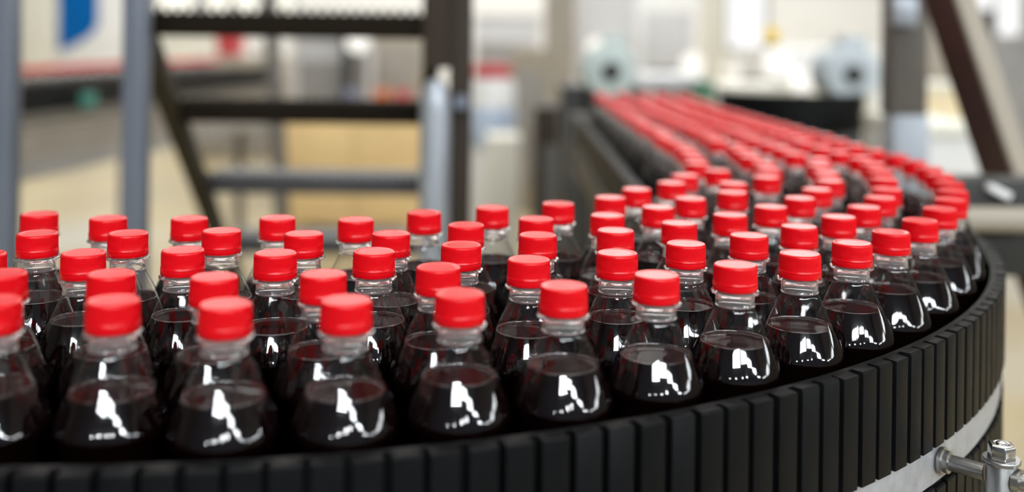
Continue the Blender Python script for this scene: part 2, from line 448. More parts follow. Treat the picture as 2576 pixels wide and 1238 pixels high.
# cap centres on the cap plane (metres), row by row from the outer guard inward
ROWS = [
 [(-.280,.562),(-.217,.567),(-.154,.562),(-.090,.573),(-.028,.591),(.033,.612),(.092,.644),(.148,.676),(.201,.714),(.250,.753),(.295,.798),(.338,.851),(.380,.913),(.417,.977),(.445,1.039),(.457,1.085),(.471,1.135)],
 [(-.307,.626),(-.242,.629),(-.178,.624),(-.114,.635),(-.045,.658),(.013,.684),(.074,.708),(.127,.743),(.180,.777),(.229,.817),(.275,.864),(.314,.916),(.348,.972),(.375,1.029),(.402,1.105)],
 [(-.345,.680),(-.284,.687),(-.221,.700),(-.157,.694),(-.092,.703),(-.034,.729),(.021,.768),(.081,.790),(.135,.825),(.186,.868),(.229,.910),(.270,.963),(.303,1.021),(.336,1.086)],
 [(-.343,.751),(-.279,.756),(-.216,.776),(-.152,.762),(-.088,.767),(-.034,.805),(.020,.842),(.079,.856),(.129,.902),(.167,.953),(.214,.997),(.227,1.052),(.275,1.108)],
 [(-.374,.842),(-.316,.816),(-.253,.834),(-.189,.844),(-.123,.823),(-.076,.871),(-.017,.893),(.044,.915),(.093,.955),(.126,1.009),(.163,1.057),(.190,1.111),(.226,1.152)],
]
ROWNAME = ['outermost row by the black guard', 'second row in from the guard', 'middle row of the bend', 'fourth row in from the guard', 'innermost row of the bend']
STRAIGHT = ['outermost row', 'second row', 'middle row', 'fourth row', 'innermost row']
RAD = [.765, .704, .643, .578, .500]
pts = []
inner_x = CX + .4985
for r, row in enumerate(ROWS):
    for i, (x, y) in enumerate(row): pts.append([x, y, r, i, 'bend'])
    # carry the row on round the end of the bend and up the straight stretch
    R = RAD[r]; x, y = row[-1]
    ang = math.atan2(y - CY, x - CX)
    s = R * ang + 0.066; k = 0
    while True:
        if s < 0: px, py = CX + R * math.cos(s / R), CY + R * math.sin(s / R)
        else: px, py = CX + R, CY + s
        if py > 2.74: break
        px = inner_x + (px - inner_x) * (1 - 0.22 * min(1, max(0, (py - 1.4) / .8))) if s > 0 else px
        px += random.uniform(-.008, .008); py += random.uniform(-.003, .003)
        pts.append([px, py, r, k, 'straight']); k += 1; s += 0.0655 if py < 1.6 else .068
for it in range(60):           # nobody stands inside anybody else
    for a in range(len(pts)):
        for b in range(a + 1, len(pts)):
            dx, dy = pts[b][0] - pts[a][0], pts[b][1] - pts[a][1]
            d2 = dx * dx + dy * dy
            if d2 < 0.0630 ** 2 and d2 > 1e-9:
                d = math.sqrt(d2); m_ = (0.0632 - d) / 2 / d
                pts[a][0] -= dx * m_; pts[a][1] -= dy * m_; pts[b][0] += dx * m_; pts[b][1] += dy * m_
    for p in pts:
        if p[1] < CY:
            dx, dy = p[0] - CX, p[1] - CY; R = math.hypot(dx, dy); R2 = min(max(R, 0.4985), 0.7655)
            p[0], p[1] = CX + dx / R * R2, CY + dy / R * R2
        else: p[0] = min(max(p[0], inner_x), CX + 0.7655 - .055 * min(1, max(0, (p[1] - 1.4) / .8)))
for x, y, r, i, where in pts:
    if where == 'bend':
        place_bottle(x, y, 'red-capped cola bottle, %s from the left in the %s' % (ordinal(i + 1), ROWNAME[r]), 'cola bottles on the bend of the conveyor')
    else:
        place_bottle(x, y, 'out-of-focus red-capped cola bottle, %s back from the bend, %s of the straight stretch' % (ordinal(i + 1), STRAIGHT[r]), 'cola bottles on the straight stretch of the conveyor')

# ------------------------------------------------------------------ the bottle conveyor
RAIL_T = CAP_Z - 0.0705          # top of the black guards
RAIL_B = RAIL_T - 0.076
conv = thing('bottle_conveyor', (0.2, 1.3, 0), 'curved black bottle conveyor with segmented side guards carrying the red-capped bottles', 'conveyor')
A0, YEND = math.radians(-122), 2.86
def path(R, a0=A0, y1=YEND, n=110):
    p = []
    for i in range(n + 1):
        a = a0 + (0 - a0) * i / n; p.append((CX + R * math.cos(a), CY + R * math.sin(a)))
    m_ = 24
    for i in range(1, m_ + 1): p.append((CX + R, CY + (y1 - CY) * i / m_))
    return p
RM = 0.632                       # centreline; right of travel is the outer side
b = MB(); b.sweep(path(RM), [(-.166, DECK - .012), (.166, DECK - .012), (.166, DECK), (-.166, DECK)]); b.build('belt', M['blackdeep'], conv)
b = MB(); b.sweep(path(RM), [(.1675, RAIL_B), (.1714, RAIL_B), (.1714, RAIL_T - .0004), (.1675, RAIL_T - .0004)]); b.build('outer_guard_backing', M['black'], conv)
b = MB(); b.sweep(path(RM), [(-.1825, RAIL_B), (-.1675, RAIL_B), (-.1675, RAIL_T - .004), (-.1825, RAIL_T - .004)]); b.build('inner_guard_backing', M['blackdeep'], conv)
# frame below the guards
b = MB(); b.sweep(path(RM), [(.166, DECK - .0125), (.1744, DECK - .0125), (.1744, RAIL_B - .0005), (.1675, RAIL_B - .0005)])
b.sweep(path(RM), [(-.1875, DECK - .0125), (-.166, DECK - .0125), (-.1675, RAIL_B - .0005), (-.1875, RAIL_B - .0005)])
b.build('inner_frame', M['dark'], conv)
b = MB(); b.sweep(path(RM), [(.1745, RAIL_B - .028), (.1772, RAIL_B - .028), (.1772, RAIL_B - .0004), (.1745, RAIL_B - .0004)])
tag(b.build('side_strip', M['plate'], conv), 'mottled grey steel strip')
b = MB(); b.sweep(path(RM), [(-.1915, RAIL_B - .027), (-.1876, RAIL_B - .027), (-.1876, RAIL_B - .0008), (-.1915, RAIL_B - .0008)])
tag(b.build('side_strip', M['dark'], conv), 'dark strip on the inner side')

def segment(R0, R1, a, da, z0, z1, jag=0.0):
    """one upright guard segment of the bend: an arc-wise block with a chamfered, slightly uneven top"""
    b = MB()
    pr = [(R0, z0), (R1, z0), (R1, z1 - .0011), (R1 - .0010, z1 + jag), (R0, z1 + jag * .4)]
    vs = []
    for t in (a - da, a + da):
        for R, z in pr: vs.append((CX + R * math.cos(t), CY + R * math.sin(t), z))
    k = len(pr)
    b.add(vs, [tuple(range(k)), tuple(range(2 * k - 1, k - 1, -1))] + [(i, k + i, k + (i + 1) % k, (i + 1) % k) for i in range(k)])
    return b
PITCH = 0.0205 / 0.812
n = 0
a = -PITCH * 0.5
while a > math.radians(-97):
    segment(.8035, .8125, a + random.uniform(-.0006, .0006), PITCH * 0.385, RAIL_B, RAIL_T, random.uniform(-.0008, .0008)).build('guard_segment', M['black'], conv, bevel=0.0004, seg=2)
    a -= PITCH; n += 1
# the rest of the outer guard (past the bend, and on beyond the frame) and the inner guard
b = MB()
while a > A0 + .01:
    q = segment(.8035, .8125, a, PITCH * .385, RAIL_B, RAIL_T); b.add(q.v, q.f); a -= PITCH
y = CY + 0.0105
while y < YEND - .01:
    b.box((CX + .808, y, (RAIL_B + RAIL_T) / 2), (.009, .0158, RAIL_T - RAIL_B)); y += .0205
o = b.build('guard_segment', M['black'], conv); o['kind'] = 'stuff'
b = MB(); pi_ = .0205 / .45; a = -pi_ / 2
while a > A0 + .02:
    q = segment(.4455, .4625, a, pi_ * .385, RAIL_B, RAIL_T); b.add(q.v, q.f); a -= pi_
y = CY + 0.0105
while y < YEND - .01:
    b.box((CX + .454, y, (RAIL_B + RAIL_T) / 2), (.017, .0158, RAIL_T - RAIL_B)); y += .0205
o = b.build('inner_guard_segment', M['black'], conv); o['kind'] = 'stuff'
# returning chain below the strip: a second tier of segments hung under the frame
b = MB(); a = -PITCH * .2
while a > A0 + .01:
    q = segment(.800, .8115, a, PITCH * .40, RAIL_B - .108, RAIL_B - .0295 + random.uniform(-.003, .0005)); b.add(q.v, q.f); a -= PITCH
b.sweep(path(RM), [(.150, RAIL_B - .108), (.170, RAIL_B - .108), (.170, RAIL_B - .064), (.150, RAIL_B - .064)])
b.build('return_chain', M['black'], conv)
b = MB()
for (R, ad) in ((.55, -100), (.72, -64), (.60, -30)):
    t = math.radians(ad); x, y = CX + R * math.cos(t), CY + R * math.sin(t)
    b.box((x, y, (DECK - .0125) / 2), (.05, .05, DECK - .0125))
for yy in (1.7, 2.6):
    for xo in (.5, .76): b.box((CX + xo, yy, (DECK - .0125) / 2), (.05, .05, DECK - .0125))
for i in range(len(b.f) // 6):
    q = MB(); q.v = b.v[i * 8:i * 8 + 8]; q.f = [tuple(k - i * 8 for k in f) for f in b.f[i * 6:i * 6 + 6]]; q.mi = [0] * 6
    q.build('leg', M['postgrey'], conv)
b = MB(); b.box((CX + RM, YEND + .02, RAIL_B), (.40, .03, .16)); b.build('end_plate', M['postgrey'], conv, bevel=.003)

# bracket post with hex bolt, beside the bend
pa = math.radians(-43.9); PY = .7275; PX = at(2519, 1166, PY).x
ptop = at(2520, 1163, PY).z
br = thing('rail_bracket', (PX, PY, 0), 'steel bracket post with hex bolt and round rod, fixed to the conveyor strip', 'bracket')
b = MB(); b.lathe([(.0104, 0), (.0104, ptop - .001), (.0098, ptop)], 40, c=(PX, PY, 0), cap0=True, cap1=True); b.build('post', M['steel'], br, smooth=True)
b = MB(); b.lathe([(.004, ptop), (.0122, ptop), (.0127, ptop + .0006), (.0127, ptop + .0026), (.0121, ptop + .0034), (.004, ptop + .0034)], 48, c=(PX, PY, 0)); b.build('washer', M['steel'], br, smooth=True)
b = MB(); vs = []
z0 = ptop + .0034
for z, r in ((z0, .0094), (z0 + .0085, .0094), (z0 + .0098, .0086)):
    for i in range(6):
        t = PI / 3 * i + .35; vs.append((PX + r * math.cos(t), PY + r * math.sin(t), z))
b.add(vs, [(0, 1, 2, 3, 4, 5)[::-1]] + [(j * 6 + i, j * 6 + (i + 1) % 6, j * 6 + 6 + (i + 1) % 6, j * 6 + 6 + i) for j in (0, 1) for i in range(6)] + [(12, 13, 14, 15, 16, 17)])
nut = b.build('hex_nut', M['bright'], br, bevel=.0005)
b = MB(); b.lathe([(.0060, z0 + .0096), (.0056, z0 + .0101), (.0040, z0 + .0099), (.0034, z0 + .0108), (.0012, z0 + .0114), (.0002, z0 + .0114)], 32, c=(PX, PY, 0)); b.build('bolt_end', M['bright'], nut, smooth=True)
ra = math.radians(-43.6)
rz = at(2375, 1158, CY + .813 * math.sin(ra)).z
A = Vector((CX + .8094 * math.cos(ra), CY + .8126 * math.sin(ra), rz)); Bv = Vector((PX, PY, rz + .0005))
dv = (Bv - A).normalized()
b = MB(); b.tube(A + dv * .0055, Bv - dv * .0112, .0058, 32); b.build('rod', M['steel'], br, smooth=True)
b = MB(); b.tube(Bv + dv * .0092, Bv + dv * .12, .0058, 32); b.build('rod', M['steel'], br, smooth=True)
rd = Vector((math.cos(ra), math.sin(ra), 0))
b = MB(); b.tube(A, A + rd * .0025, .0098, 32); b.tube(A + rd * .0024, A + rd * .0065, .0080, 32); b.build('flange', M['steel'], br, smooth=True)
b = MB(); b.tube(Bv + dv * .0085, Bv + dv * .0135, .0085, 32); b.build('collar', M['steel'], br, smooth=True)

# ------------------------------------------------------------------ second conveyor, behind the stairs on the left
P0, P1 = Vector((-2.03, 3.15)), Vector((-1.594, 6.6))
def lerp(t): return P0 + (P1 - P0) * t
dr = (P1 - P0).normalized(); nr = Vector((dr.y, -dr.x))         # right of travel = towards the camera side
far = thing('bottle_conveyor', (P0.x, P0.y, 0), 'blurred beige-sided conveyor with black guard running behind the posts and stairs', 'conveyor')
line = [tuple(lerp(t / 8)) for t in range(9)]
b = MB(); b.sweep(line, [(-.12, DECK - .012), (.12, DECK - .012), (.12, DECK), (-.12, DECK)]); b.build('belt', M['blackdeep'], far)
b = MB(); b.sweep(line, [(.122, RAIL_B - .02), (.136, RAIL_B - .02), (.136, RAIL_T + .01), (.122, RAIL_T + .01)]); b.build('front_guard', M['black'], far)
b = MB(); b.sweep(line, [(-.136, RAIL_B), (-.122, RAIL_B), (-.122, RAIL_T), (-.136, RAIL_T)]); b.build('back_guard', M['black'], far)
b = MB(); b.sweep(line, [(.1225, .86), (.15, .86), (.15, RAIL_B - .06), (.1225, RAIL_B - .06)]); b.build('side_panel', M['beige'], far)
b = MB(); b.sweep(line, [(.1225, RAIL_B - .0595), (.165, RAIL_B - .0595), (.165, RAIL_B - .0205), (.1225, RAIL_B - .0205)]); b.build('frame_rail', M['postgrey'], far)
b = MB(); b.sweep(line, [(.1505, .99), (.158, .99), (.158, 1.0), (.1505, 1.0)]); b.build('trim_strip', M['cream'], far)
b = MB(); b.sweep(line, [(-.12, .79), (.152, .79), (.152, .8595), (-.12, .8595)]); b.build('lower_beam', M['midgrey'], far)
for t in (.12, .5, .9):
    q = lerp(t); b = MB(); b.box((q.x, q.y, .395), (.05, .05, .79)); b.build('leg', M['postgrey'], far)
b = MB(); q = lerp(.31) + nr * .18; b.box((q.x, q.y, 1.068), (.055, .05, .06)); b.build('sensor_box', M['teal'], far, bevel=.006)
L_ = (P1 - P0).length
for lane, off in ((0, .085), (1, .021), (2, -.043)):
    nb = 0; s = .62 + lane * .0218
    while s < L_ - .35 and nb < 31:
        q = lerp(s / L_) + nr * off
        place_bottle(q.x, q.y, 'tiny blurred red-capped bottle behind the stairs, %s from the near end of its %s row' % (ordinal(nb + 1), ('front', 'middle', 'back')[lane]), 'bottles on the conveyor behind the stairs')
        nb += 1; s += .0655

b = MB(); b.box((0.5, -2.2, .012), (7.0, 4.2, .024)); tag(b.build('reflection_dimming_mat', M['rubber'], bevel=.006), 'long dark mat added out of view to dim the floor mirrored in the bottles', 'mat')  # unseen dark mat, added to darken what the bottles reflect

# ------------------------------------------------------------------ staircase seen from its high side
st = thing('steel_staircase', (-.46, 2.6, 0), 'dark steel staircase with open treads rising towards the camera between grey posts', 'staircase')
W_, Y_1, RISE, RUN = .565, 2.10, .206, .338
def tread_pt(k, side):            # k = 0 is the tread near eye level; stairs fall away from the camera
    y = Y_1 + RUN * k; z = EYE + .018 + .017 - (.198 * k + .008 * k * (k - 1))
    xr = -.176 - .029 * k
    return Vector((xr if side > 0 else xr - W_, y, z))
for k in range(0, 6):
    l, r = tread_pt(k, -1), tread_pt(k, 1)
    b = MB(); d = (r - l)
    b.box(((l + r) / 2) + Vector((0, 0, -.020)), (W_, .15, .048)); 
    t = b.build('tread', M['brown'] if k < 2 else M['darkgrey'], st, bevel=.003)
    g = MB()
    for i in range(26): g.box((l.x + W_ * (i + .5) / 26, l.y - .078, l.z + .008), (.010, .006, .010))
    g.build('anti_slip_edge', M['brown'] if k < 2 else M['darkgrey'], t)
for side in (-1, 1):
    a_, z_ = tread_pt(-.12, side), tread_pt(6.2, side)
    a_.x += side * .012; z_.x += side * .012
    b = MB(); vs = []
    hw, hh = .018, .036
    for p in (a_, z_):
        for sx, sz in ((-1, -1), (1, -1), (1, 1), (-1, 1)): vs.append((p.x + sx * hw, p.y, p.z - .02 + sz * hh))
    b.add(vs, [(0, 1, 2, 3), (7, 6, 5, 4)] + [(i, 4 + i, 4 + (i + 1) % 4, (i + 1) % 4) for i in range(4)])
    b.build('stringer', M['olive'], st, bevel=.003)
b = MB(); x = at(1158, 300, 2.05).x; b.box((x, 2.05, 1.3), (.044, .044, 2.6)); b.build('support_post', M['postbrown'], st, bevel=.004)
b = MB(); x = at(1098, 100, 2.02).x; b.box((x, 2.02, 1.76), (.052, .03, .95)); b.build('upper_post', M['postbrown'], st, bevel=.004)
zt = at(1095, 195, 1.98).z; x = at(1095, 300, 1.98).x
b = MB(); b.lathe([(.0295, 0), (.0295, zt - .06), (.026, zt - .03), (.018, zt - .008), (.0005, zt)], 32, c=(x, 1.98, 0), cap0=True)
tag(b.build('newel_tube', M['sheen_steel'], st, smooth=True), 'pale bluish round steel tube')
q = at(1160, 258, 1.985); b = MB(); b.tube(q + Vector((0, .05, 0)), q + Vector((0, -.004, 0)), .014); b.build('bolt', M['bluegrey'], st, smooth=True)

def post(u, y, wd, m, label, z1=3.0, name='steel_post'):
    x = at(u, 300, y).x; t = thing(name, (x, y, 0), label, 'post')
    b = MB(); b.box((x, y, z1 / 2), (wd, wd, z1)); b.build('shaft', m, t, bevel=.006)
    b = MB(); b.box((x, y, .006), (wd * 2.2, wd * 2.2, .012)); b.build('base_plate', m, t, bevel=.002)
    return t
post(343, 1.9, .043, M['bluegrey'], 'blue-grey square steel post just left of the staircase')
post(14, 1.9, .042, M['bluegrey'], 'blue-grey square steel post at the left edge of the view')
b = MB(); lt = thing('steel_post', (at(700, 300, 4.6).x, 4.6, 0), 'dark leaning steel brace seen through the open stair treads', 'post')
b.bar((at(728, 800, 4.6).x, 4.6, 0.0), (at(672, 0, 4.6).x, 4.6, 1.7), .06, .06); b.build('shaft', M['postgrey'], lt, bevel=.004)

# ------------------------------------------------------------------ far left: white cabinet with a blue panel
y = 15.0
cab = thing('machine_cabinet', (at(180, 100, y).x, y, 0), 'tall white machine cabinet with a rounded blue panel, far behind the left posts', 'cabinet')
xl, xr = at(20, 0, y).x, at(322, 0, y).x; xm = at(143, 0, y).x
b = MB(); b.box(((xl + xm) / 2, y + .4, 1.25), (xm - xl, .8, 2.5)); b.build('cream_door', M['cream'], cab, bevel=.02)
b = MB(); b.box(((xm + xr) / 2, y + .4, 1.25), (xr - xm - .01, .82, 2.5)); b.build('body', M['white'], cab, bevel=.02)
pp = [at(149, 128, y), at(175, 119, y), at(205, 104, y), at(232, 86, y), at(248, 62, y), at(250, -80, y), at(149, -80, y)]
b = MB(); b.prism([(p.x, p.z) for p in pp], y - .03, y - .012); b.build('blue_panel', M['blue'], cab)

# ------------------------------------------------------------------ helper for the machinery beyond
def cabinet(name, cat, label, u0, u1, v0, v1, y, depth, m, door=None, top=None, legs=False, foot=None):
    """box-bodied machine between pixel columns u0..u1 and rows v0..v1 at depth y, on the floor or on legs"""
    a_, c_ = at(u0, v0, y), at(u1, v1, y)
    zt_, zb_ = a_.z, (c_.z if legs else 0.0)
    t = thing(name, ((a_.x + c_.x) / 2, y, 0), label, cat)
    w_ = c_.x - a_.x; xc = (a_.x + c_.x) / 2
    b = MB(); b.box((xc, y + depth / 2, (zt_ + zb_) / 2), (w_, depth, zt_ - zb_)); b.build('body', m, t, bevel=min(.02, w_ * .08))
    if door:
        b = MB(); b.box((xc, y - .008, (zt_ + zb_) / 2 + .0), (w_ * .8, .014, (zt_ - zb_) * .7)); d = b.build('door', door, t, bevel=.004)
        b = MB(); b.box((xc + w_ * .3, y - .03, (zt_ + zb_) / 2), (.02, .03, .12)); b.build('handle', M['dark'], d, bevel=.004)
    if top:
        b = MB(); b.box((xc, y + depth / 2, zt_ + .02), (w_ * 1.06, depth * 1.04, .038)); b.build('top', top, t, bevel=.008)
    if legs:
        for sx in (-1, 1):
            for dy in (.06, depth - .06):
                b = MB(); b.box((xc + sx * (w_ / 2 - .04), y + dy, zb_ / 2), (.05, .05, zb_)); b.build('leg', M['postgrey'], t)
    return t

# seen between the treads
cabinet('filling_machine', 'machine', 'grey blurred machine body seen between the stair treads', 735, 905, 95, 262, 9.0, 1.0, M['lightgrey'], door=M['midgrey'], top=M['midgrey'])
cabinet('control_cabinet', 'cabinet', 'taupe blurred control cabinet behind the right end of the stair treads', 918, 1060, 70, 262, 10.3, .9, M['taupe'], door=M['beige'])
cabinet('electrical_cabinet', 'cabinet', 'dark grey narrow cabinet beside the taupe cabinet behind the stairs', 862, 905, 40, 262, 8.55, .4, M['dark'], door=M['dark'])
cabinet('packing_machine', 'machine', 'pale cream blurred machine behind the upper left of the staircase', 385, 560, 88, 150, 13.0, 1.0, M['cream'], top=M['white'])
cabinet('packing_machine', 'machine', 'low taupe machine in front of the cream one, behind the stairs', 480, 700, 143, 292, 11.0, 1.2, M['taupe'], door=M['midgrey'])
def globe(u, v, y, r, m, label, zc=None):  # globes on stands, added for the round bright highlights in the blur
    p = at(u, v, y); t = thing('bright_spot_globe', (p.x, y, 0), label, 'lamp')
    b = MB(); b.lathe([(max(.0005, r * math.sin(PI * i / 12)), p.z - r * math.cos(PI * i / 12)) for i in range(13)], 24, c=(p.x, y, 0)); b.build('globe', m, t, smooth=True)
    b = MB(); b.tube((p.x, y, 0), (p.x, y, p.z - r * .92), .02); b.build('stand', M['midgrey'], t)
globe(900, 104, 7.7, .085, M['lamp'], 'round white highlight globe on a stand between the stair treads')
globe(652, 104, 10.5, .07, M['white'], 'small pale round highlight globe beside the leaning brace behind the stairs')
bench = thing('work_bench', (at(950, 260, 8.0).x, 8.0, 0), 'low taupe bench with coloured bins behind the stairs', 'bench')
xa, xb = at(860, 260, 8.0).x, at(1052, 260, 8.0).x; zb = at(950, 262, 8.0).z
b = MB(); b.box(((xa + xb) / 2, 8.15, zb - .02), (xb - xa, .5, .04)); b.build('top', M['taupe'], bench, bevel=.005)
for sx in (xa + .03, xb - .03):
    for yy in (7.95, 8.35):
        b = MB(); b.box((sx, yy, (zb - .04) / 2), (.04, .04, zb - .04)); b.build('leg', M['taupe'], bench)
def bin_(u, y, z0, wd, hh, m, label):
    x = at(u, 250, y).x; t = thing('plastic_bin', (x, y, z0), label, 'bin')
    b = MB(); w2, w1 = wd / 2, wd * .42
    vs = [(x + sx * w1, y + sy * w1, z0) for sx, sy in ((-1, -1), (1, -1), (1, 1), (-1, 1))] + [(x + sx * w2, y + sy * w2, z0 + hh) for sx, sy in ((-1, -1), (1, -1), (1, 1), (-1, 1))]
    b.add(vs, [(3, 2, 1, 0)] + [(i, (i + 1) % 4, 4 + (i + 1) % 4, 4 + i) for i in range(4)] + [(4, 5, 6, 7)]); b.build('tub', m, t, bevel=.006)
    b = MB(); b.box((x, y, z0 + hh), (wd * 1.08, wd * 1.08, .014)); b.build('rim', m, t, bevel=.004)
bin_(890, 8.1, zb, .12, .10, M['violet'], 'slate-blue bin on the bench behind the stairs')
bin_(962, 8.1, zb, .13, .10, M['orange'], 'orange bin in the middle of the bench behind the stairs')
bin_(1015, 8.1, zb, .11, .10, M['crimson'], 'crimson bin at the right end of the bench behind the stairs')
bin_(578, 11.5, at(578, 143, 11.0).z + .001, .27, .24, M['crimson'], 'red bin on the low taupe machine behind the stairs')
def carton(u0, u1, v0, v1, y, z0, z1, m, label):
    a_, c_ = at(u0, v0, y).x, at(u1, v0, y).x
    t = thing('carton', ((a_ + c_) / 2, y + .25, z0), label, 'carton')
    b = MB(); b.box(((a_ + c_) / 2, y + .25, (z0 + z1) / 2), (c_ - a_ - .006, .5, z1 - z0 - .003)); b.build('box', m, t, bevel=.006)
    b = MB(); b.box(((a_ + c_) / 2, y + .25, z1 - .001), (.05, .5, .002)); b.build('tape', M['cream'], t)
zp = .12; zm_ = .46; zt_ = .80
pal = thing('pallet', (at(890, 300, 6.9).x, 7.1, 0), 'low wooden pallet under the tan cartons behind the stairs', 'pallet')
xa_, xb_ = at(715, 300, 6.85).x, at(1064, 300, 6.85).x
b = MB(); b.box(((xa_ + xb_) / 2, 7.1, .108), (xb_ - xa_, .55, .022)); b.build('deck', M['card'], pal)
for q in (0.06, .5, .94):
    b = MB(); b.box((xa_ + (xb_ - xa_) * q, 7.1, .0485), (.09, .55, .097)); b.build('block', M['card'], pal)
carton(716, 890, 300, 0, 6.85, zp, zm_, M['card'], 'tan carton, lower one nearer the leaning brace behind the stairs')
carton(890, 1063, 300, 0, 6.85, zp, zm_, M['card'], 'tan carton, lower one nearer the right stair posts')
carton(716, 890, 300, 0, 6.85, zm_, zt_, M['card'], 'tan carton, upper one nearer the leaning brace behind the stairs')
carton(890, 1063, 300, 0, 6.85, zm_, zt_, M['card'], 'tan carton, upper one nearer the right stair posts')
p = at(802, 318, 6.8); tg = thing('white_sack', (p.x, 7.05, zt_), 'small white sack lying on the tan cartons behind the stairs', 'sack')
b = MB(); b.lathe([(.001, zt_ + .001), (.07, zt_ + .002), (.085, zt_ + .03), (.06, zt_ + .06), (.02, zt_ + .075), (.001, zt_ + .076)], 20, c=(p.x, 7.0, 0)); b.build('bag', M['white'], tg, smooth=True)
b = MB(); b.lathe([(.012, zt_ + .070), (.02, zt_ + .1), (.001, zt_ + .1)], 12, c=(p.x, 7.0, 0)); b.build('tied_neck', M['white'], tg, smooth=True)

# ------------------------------------------------------------------ centre
def tank(u, v0, y, r, label):
    p = at(u, v0, y); t = thing('storage_tank', (p.x, y, 0), label, 'tank')
    z = p.z
    b = MB(); b.lathe([(r * .96, .0), (r, .03), (r, z * .62), (r * .97, z * .63), (r, z * .64), (r, z - .06), (r * .9, z - .02), (r * .4, z), (.001, z)], 40, c=(p.x, y, 0), cap0=True); b.build('shell', M['white'], t, smooth=True)
    b = MB(); b.lathe([(r * 1.01, z * .66), (r * 1.04, z * .665), (r * 1.04, z * .84), (r * 1.01, z * .85)], 40, c=(p.x, y, 0)); b.build('wrap', M['paleblue'], t, smooth=True)
    b = MB(); b.lathe([(.001, z + .06), (r * .78, z + .06), (r * .82, z + .05), (r * .82, z - .01)], 24, c=(p.x, y, 0)); b.build('lid', M['crimson'], t, smooth=True)
tank(1238, 190, 5.6, .125, 'white tank with pale blue wrap and red lid right of the staircase')
cabinet('palletizer', 'machine', 'pale grey-white blurred machine above the white tank', 1195, 1360, 40, 120, 13.0, 1.0, M['lightgrey'], top=M['white'])
cabinet('palletizer', 'machine', 'dark grey blurred machine body behind the white tank', 1200, 1345, 105, 190, 11.5, 1.0, M['midgrey'])
cabinet('packing_machine', 'machine', 'tan blurred machine between the tank and the taupe column', 1285, 1372, 120, 320, 8.0, .6, M['taupe'], door=M['midgrey'])
cabinet('hopper', 'machine', 'white hopper in front of the tan machine, right of the tank', 1222, 1306, 345, 480, 4.9, .3, M['cream'], legs=False)
post(1405, 7.0, .20, M['taupe'], 'wide taupe column standing left of the grey-green motor', z1=5.3, name='steel_column')
post(1790, 9.0, .17, M['cream'], 'pale cream column behind the far end of the bottles', z1=5.3, name='steel_column')
cabinet('control_cabinet', 'cabinet', 'light grey tall cabinet behind the grey-green motor', 1455, 1600, -60, 190, 10.0, .8, M['lightgrey'], door=M['lightgrey'])
cabinet('control_cabinet', 'cabinet', 'very pale cabinet left of the cream column', 1605, 1755, -40, 200, 11.0, .8, M['white'], door=M['lightgrey'], top=M['lightgrey'])
cabinet('conveyor_drive', 'machine', 'dark grey drive box left of the conveyor, below the motor', 1415, 1500, 215, 470, 3.6, .3, M['dark'], door=M['rubber'])
cabinet('pump_unit', 'machine', 'olive-grey blurred pump frame between the taupe column and conveyor', 1378, 1440, 262, 470, 5.2, .3, M['dark'], door=M['dark'])
cabinet('infeed_table', 'table', 'pale table top at the far end of the bottle rows', 1590, 1780, 190, 225, 4.4, .5, M['lightgrey'], legs=True)

def gearmotor(u, v, y, r, ln, m, label, stand_z=0.0, tilt=0.0):
    p = at(u, v, y); t = thing('electric_motor', (p.x, y, 0), label, 'motor')
    x, z = p.x, p.z
    prof = [(.001, 0), (r * .30, 0), (r * .34, .01), (r * .9, .014), (r, .03)]
    k = 14
    for i in range(k):
        q = .03 + (ln - .05) * i / k
        prof += [(r, q + .001), (r, q + (ln - .05) / k * .55), (r * .93, q + (ln - .05) / k * .6), (r * .93, q + (ln - .05) / k * .95)]
    prof += [(r * .9, ln - .01), (r * .5, ln), (.001, ln)]
    b = MB(); b.lathe([(a_, h_) for a_, h_ in prof], 40, axis='Y', c=(x, y, z)); b.build('housing', m, t, smooth=True)
    b = MB(); b.lathe([(.0005, -.012), (r * .30, -.012), (r * .34, -.004), (r * .34, .012)], 32, axis='Y', c=(x, y, z)); b.build('shaft_cover', M['dark'], t, smooth=True)
    b = MB(); b.box((x + r * .2, y + ln * .5, z + r * 1.12), (r * .9, ln * .45, r * .45)); b.build('terminal_box', m, t, bevel=.006)
    zz = z - r * .9
    b = MB(); b.box((x, y + ln * .5, zz / 2), (r * 1.0, ln * .6, zz)); b.build('pedestal', M['dark'], t, bevel=.005)
gearmotor(1538, 180, 3.3, .088, .22, M['motor'], 'grey-green finned electric motor beyond the far end of the conveyor')
gearmotor(2150, 188, 4.15, .115, .26, M['motorblue'], 'pale blue-grey electric motor above the black curved guard')
bin_(1768, 4.3, 0, .075, at(1768, 208, 4.3).z, M['green'], 'dark green bin behind the far end of the bottles')

# ------------------------------------------------------------------ right: neighbouring conveyor, posts, machines
nc = thing('conveyor_bend', (1.05, 3.9, 0), 'black curved conveyor end below the pale blue-grey motor', 'conveyor')
def arc_path(cx, cy, R, a0, a1, n=28): return [(cx + R * math.cos(math.radians(a0 + (a1 - a0) * i / n)), cy + R * math.sin(math.radians(a0 + (a1 - a0) * i / n))) for i in range(n + 1)]
pth = arc_path(1.02, 3.78, .26, 180, 350)
zt = at(2100, 240, 3.5).z
b = MB(); b.sweep(pth, [(-.02, zt - .13), (.0, zt - .13), (.0, zt), (-.02, zt)]); b.build('guard', M['black'], nc)
b = MB(); b.lathe([(.24, zt - .14), (.24, zt - .03), (.001, zt - .03)], 48, c=(1.02, 3.78, 0), cap0=True); b.build('deck', M['blackdeep'], nc)
b = MB(); b.lathe([(.05, 0), (.05, zt - .14)], 24, c=(1.02, 3.78, 0)); b.build('leg', M['postgrey'], nc, smooth=True)

